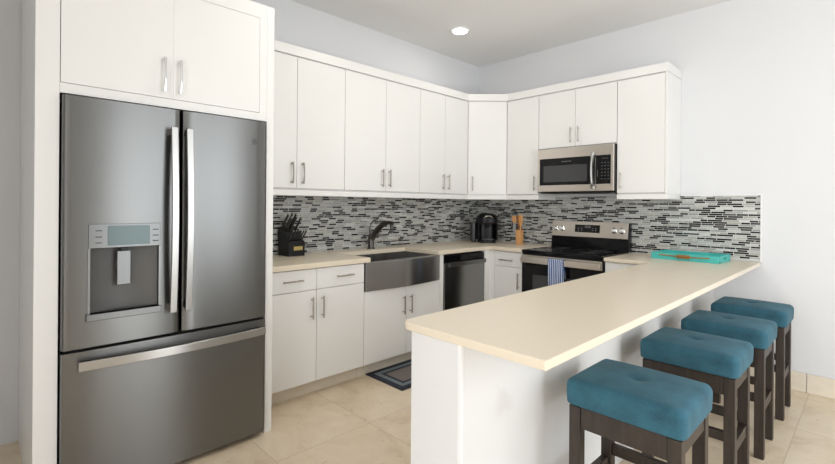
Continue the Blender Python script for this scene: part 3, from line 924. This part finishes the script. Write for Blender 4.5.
loc_obj('base', prism(oval(.13, .095), 0, .035), M['black'], t, .006)
loc_obj('column', prism(oval(.075, .095, cx=-.05), .0355, .2), M['black'], t, .006)
loc_obj('side_panel', prism(oval(.10, .012, cx=-.01, cy=-.098), .0355, .245), M['black'], t, .003)
loc_obj('side_panel', prism(oval(.10, .012, cx=-.01, cy=.098), .0355, .245), M['black'], t, .003)
hd = bmesh.new(); prof = [(1.0, .2005), (1.04, .22), (1.04, .262), (.97, .285), (.8, .303), (.5, .314), (0.05, .318)]
rings = []
for s, z_ in prof:
    rings.append([hd.verts.new((x_ * s, y_ * s, z_)) for x_, y_ in oval(.128, .11)])
for r0, r1 in zip(rings, rings[1:]):
    for i in range(32):
        hd.faces.new((r0[i], r0[(i + 1) % 32], r1[(i + 1) % 32], r1[i]))
hd.faces.new(rings[0][::-1]); hd.faces.new(rings[-1])
loc_obj('brew_head', hd, M['black'], t)
loc_obj('lid_handle', tube([(.118, -.045, .268), (.132, -.03, .285), (.137, 0, .29), (.132, .03, .285), (.118, .045, .268)], .006, 10), M['chrome'], t, label='silver lid handle')
loc_obj('drip_tray', prism(oval(.05, .07, cx=.075), .0355, .046), M['slate_dark'], t, .002)
loc_obj('spout', lathe([(.02, .165), (.025, .2)], (.06, 0, 0), 16), M['black'], t)
loc_obj('water_tank', prism(oval(.065, .03, cx=-.03, cy=-.145), .012, .215), mat('smoky_tank', (.03, .032, .035), .2), t, .004, label='smoky grey water tank')

# ------------------------------------------------------------------ wooden utensil holder by the range
ux, uy = .706, -.215
t = thing('utensil_holder', 'slim upright bamboo utensil holder left of the range', 'utensil holder', (ux, uy, ZL))
obj('box', boxes((ux - .028, ux + .028, uy - .03, uy - .024, ZL, ZL + .15), (ux - .028, ux + .028, uy + .024, uy + .03, ZL, ZL + .15), (ux - .028, ux - .022, uy - .024, uy + .024, ZL, ZL + .15), (ux + .022, ux + .028, uy - .024, uy + .024, ZL, ZL + .15), (ux - .022, ux + .022, uy - .024, uy + .024, ZL, ZL + .008)), M['bamboo'], t, .0015)


def utensil(name, label, px_, py_, z0, z1, lean_x, head, mt, cat='utensil'):
    k_ = thing(name, label, cat, (px_, py_, z0))
    top = Vector((px_ + lean_x, py_, z1)); bot = Vector((px_, py_, z0))
    mid = bot.lerp(top, .62)
    obj('handle', tube([bot, bot.lerp(top, .3), mid], [.006, .0065, .008], 10), mt, k_)
    obj('head', tube([mid, bot.lerp(top, .7), bot.lerp(top, .85), bot.lerp(top, .96), top], [.008, head * .7, head, head * .95, head * .6], 14, sec=(1, .22), up=(0, 1, 0)), mt, k_)
    return k_


utensil('wooden_spatula', 'pale wooden spatula standing upright in the bamboo holder, on the right', ux + .012, uy - .004, ZL + .009, 1.225, .006, .026, M['bamboo'])
utensil('wooden_spoon', 'darker wooden spoon standing in the bamboo holder behind the spatula', ux - .012, uy + .012, ZL + .009, 1.222, -.006, .022, M['darkwoodspoon'])
# cleaver-like server hanging outside the holder on its left: wooden grip on top, steel blade below
k_ = thing('hanging_server', 'wooden handled grey server hooked on the left side of the bamboo holder', 'utensil', (ux - .05, uy - .01, 1.03))
obj('handle', prism([(ux - .075, 1.148), (ux - .038, 1.142), (ux - .034, 1.215), (ux - .085, 1.215)], uy - .022, uy - .004, 1), M['bamboo'], k_, .003, label='wooden grip')
obj('blade', prism([(ux - .068, 1.02), (ux - .038, 1.02), (ux - .038, 1.141), (ux - .073, 1.147)], uy - .015, uy - .012, 1), mat('pale_grey_server', (.32, .32, .32), .5), k_, label='grey steel blade')

# ------------------------------------------------------------------ tea towel on the oven handle
tw = bmesh.new()
nx, prof = 18, [(-.6690, .70), (-.6690, .78), (-.6695, .845), (-.6735, .8605), (-.683, .8625), (-.6935, .8595), (-.6965, .84), (-.6975, .76), (-.698, .66), (-.698, .60)]
g = []
for j, (y_, z_) in enumerate(prof):
    row = []
    for i in range(nx + 1):
        s = i / nx; wob = .0035 * math.sin(s * 15 + j * .25) * min(1, max(0, (.86 - z_) / .1)) if y_ < -.6945 else 0
        row.append(tw.verts.new((1.303 + .145 * s + (.86 - z_) * .05, y_ - abs(wob), z_)))
    g.append(row)
for j in range(len(prof) - 1):
    for i in range(nx):
        tw.faces.new((g[j][i], g[j][i + 1], g[j + 1][i + 1], g[j + 1][i]))
o = obj('tea_towel', tw, M['towel'], None)
sm = o.modifiers.new('cloth', 'SOLIDIFY'); sm.thickness = .0022; sm.offset = 0
tag(o, 'blue and white striped tea towel hung over the oven handle', 'towel')

# ------------------------------------------------------------------ turquoise tray
tx, ty = 2.278, -.222
t = thing('serving_tray', 'turquoise wooden tray with rope handles at the wall end of the peninsula', 'tray', (tx, ty, ZR), math.radians(-3))
TW_, TD_, TH_ = .236, .145, .052
Wt = Matrix.Translation((tx, ty, ZR)) @ Matrix.Rotation(math.radians(-3), 4, 'Z')


def tray_obj(name, bm, mt, parent, bevel=0, label=None):
    bm.transform(Wt); return obj(name, bm, mt, parent, bevel, label=label)


tray_obj('base', box(-TW_ + .012, TW_ - .012, -TD_ + .012, TD_ - .012, .0, .012), M['teal'], t)
for s in (-1, 1):
    tray_obj('side_board', box(-TW_, TW_, s * TD_, s * (TD_ - .0118), 0, TH_), M['teal'], t, .002)
    # end board with an oval hand hole
    bm = bmesh.new()
    out, inn = [], []
    for i in range(24):
        a_ = 2 * PI * i / 24; c1, s1 = math.cos(a_), math.sin(a_)
        sc_ = min((TD_ - .012) / max(abs(c1), 1e-6), (TH_ / 2) / max(abs(s1), 1e-6))
        out.append((c1 * sc_, TH_ / 2 + s1 * sc_)); inn.append((c1 * .04, TH_ * .58 + s1 * .011))
    xs_ = (s * TW_, s * (TW_ - .0118))
    O = [[bm.verts.new((x_, y_, z_)) for y_, z_ in out] for x_ in xs_]; I = [[bm.verts.new((x_, y_, z_)) for y_, z_ in inn] for x_ in xs_]
    for i in range(24):
        j = (i + 1) % 24
        bm.faces.new((O[0][i], O[0][j], I[0][j], I[0][i])); bm.faces.new((O[1][i], O[1][j], I[1][j], I[1][i]))
        bm.faces.new((O[0][i], O[0][j], O[1][j], O[1][i])); bm.faces.new((I[0][i], I[0][j], I[1][j], I[1][i]))
    bmesh.ops.recalc_face_normals(bm, faces=bm.faces[:])
    tray_obj('end_board', bm, M['teal'], t)
    # rope handle laid along the long board with a knot in the middle
    yr = s * (TD_ + .0045)
    bm = bmesh.new()
    bm_tube(bm, [(-.175, s * (TD_ - .004), .036), (-.173, yr, .037), (-.1, yr, .033), (0, yr, .030), (.1, yr, .032), (.173, yr, .035), (.175, s * (TD_ - .004), .034)], .0042, 8)
    for ph in (0, 2.1, 4.2):
        bm_tube(bm, [(-.045 + .09 * i / 20, yr + s * (.004 + .006 * math.cos(ph + i * .55)), .031 + .011 * math.sin(ph + i * .55)) for i in range(21)], .0048, 8)
    bmesh.ops.recalc_face_normals(bm, faces=bm.faces[:])
    tray_obj('rope_handle', bm, M['rope'], t, label='knotted brown rope handle')

# ------------------------------------------------------------------ mat in front of the sink
t = thing('kitchen_mat', 'dark bordered kitchen mat on the floor in front of the sink', 'mat', (.74, -1.55, 0))
ry0, ry1, rx0_, rx1_ = -2.098, -1.33, .540, .964
bm = box(rx0_, rx1_, ry0, ry1, 0.0005, .0085)
obj('backing', bm, M['rugnavy'], t, .003)
def rectring(i0, i1, z0, z1):
    a_, b_ = i0, i1
    return boxes((rx0_ + a_, rx1_ - a_, ry0 + a_, ry0 + b_, z0, z1), (rx0_ + a_, rx1_ - a_, ry1 - b_, ry1 - a_, z0, z1), (rx0_ + a_, rx0_ + b_, ry0 + b_, ry1 - b_, z0, z1), (rx1_ - b_, rx1_ - a_, ry0 + b_, ry1 - b_, z0, z1))
obj('border', rectring(.048, .085, .0086, .0098), M['ruggrey'], t, label='grey border stripe')
obj('centre_field', box(rx0_ + .112, rx1_ - .112, ry0 + .112, ry1 - .112, .0086, .0098), M['rugtaupe'], t, label='taupe grey centre field')


# ------------------------------------------------------------------ bar stools
def make_stool(label):
    t = thing('bar_stool', label, 'stool', (0, 0, 0), 0, 'teal bar stools along the peninsula')
    HX, HY, LG, AZ = .190, .163, .043, .576
    for sx in (-1, 1):
        for sy in (-1, 1):
            x0, y0 = sx * HX, sy * HY
            obj('leg', box(x0, x0 - sx * LG, y0, y0 - sy * LG, 0, AZ), M['wood'], t, .003)
    for s in (-1, 1):
        obj('apron', box(-HX + LG + .0003, HX - LG - .0003, s * (HY - .004), s * (HY - .026), AZ - .078, AZ), M['wood'], t, .002)
        obj('apron', box(s * (HX - .004), s * (HX - .026), -HY + LG + .0003, HY - LG - .0003, AZ - .06, AZ), M['wood'], t, .002)
        obj('stretcher', box(-HX + LG + .0003, HX - LG - .0003, s * (HY - .010), s * (HY - .034), .29, .333), M['wood'], t, .002)
        obj('stretcher', box(s * (HX - .006), s * (HX - .034), -HY + LG + .0003, HY - LG - .0003, .235, .285), M['wood'], t, .002)
    # cushion: rounded block, crowned top, button dimple and end seams
    hx, hy, hz, r = .205, .176, .050, .029
    bm = bmesh.new(); bmesh.ops.create_cube(bm, size=2)
    bmesh.ops.subdivide_edges(bm, edges=bm.edges[:], cuts=27, use_grid_fill=True)
    for v in bm.verts:
        # spread grid lines so that the rounding gets enough of them
        f = lambda c: math.copysign(1 - (1 - abs(c)) ** 1.35, c)
        p = Vector((f(v.co.x) * hx, f(v.co.y) * hy, f(v.co.z) * hz))
        inner = Vector((max(-hx + r, min(hx - r, p.x)), max(-hy + r, min(hy - r, p.y)), max(-hz + .012, min(hz - r, p.z))))
        d = p - inner
        if d.length > 1e-6:
            rr = r if p.z > -hz + .012 else .012
            # keep the plan outline: full radius on verticals and the top edge
            dl_ = Vector((d.x / r, d.y / r, d.z / (r if d.z > 0 else .012)))
            L_ = max(abs(dl_.x), abs(dl_.y), abs(dl_.z))
            n_ = dl_.normalized() * L_
            p = inner + Vector((n_.x * r, n_.y * r, n_.z * (r if d.z > 0 else .012)))
        if p.z > 0:
            wgt = p.z / hz
            p.z += .012 * wgt * (1 - (p.x / hx) ** 2) * (1 - (p.y / hy) ** 2)
            q = p.x ** 2 + p.y ** 2
            p.z -= wgt * (.017 * math.exp(-q / .00045) + .005 * math.exp(-q / .004))
            for sx in (-1, 1):
                p.z -= wgt * .0035 * math.exp(-((p.x - sx * .172) / .004) ** 2)
        else:
            p.x *= 1 - .012 * (-p.z / hz); p.y *= 1 - .012 * (-p.z / hz)
        v.co = p + Vector((0, 0, AZ + .0005 + hz))
    cu = obj('cushion', bm, M['fabric'], t, angle=80, label='teal upholstered cushion')
    obj('button', lathe([(.0001, .006), (.008, .0045), (.011, .001), (.011, -.003)], (0, 0, AZ + 2 * hz - .008), 18), M['fabric'], cu)
    return t


SX = 2.696
spots = [(-2.497, 'teal button-tufted bar stool nearest the camera, its whole cushion top in view'),
         (-1.752, 'teal button-tufted bar stool second from the camera'),
         (-1.152, 'teal button-tufted bar stool third from the camera'),
         (-.522, 'teal button-tufted bar stool farthest from the camera, closest to the wall')]
proto = make_stool(spots[0][1])
for i, (y_, lb) in enumerate(spots):
    o = proto if i == 0 else copy_tree(proto)
    o['label'] = lb
    o.location = (SX + (0, .004, .020, .030)[i], y_, 0)
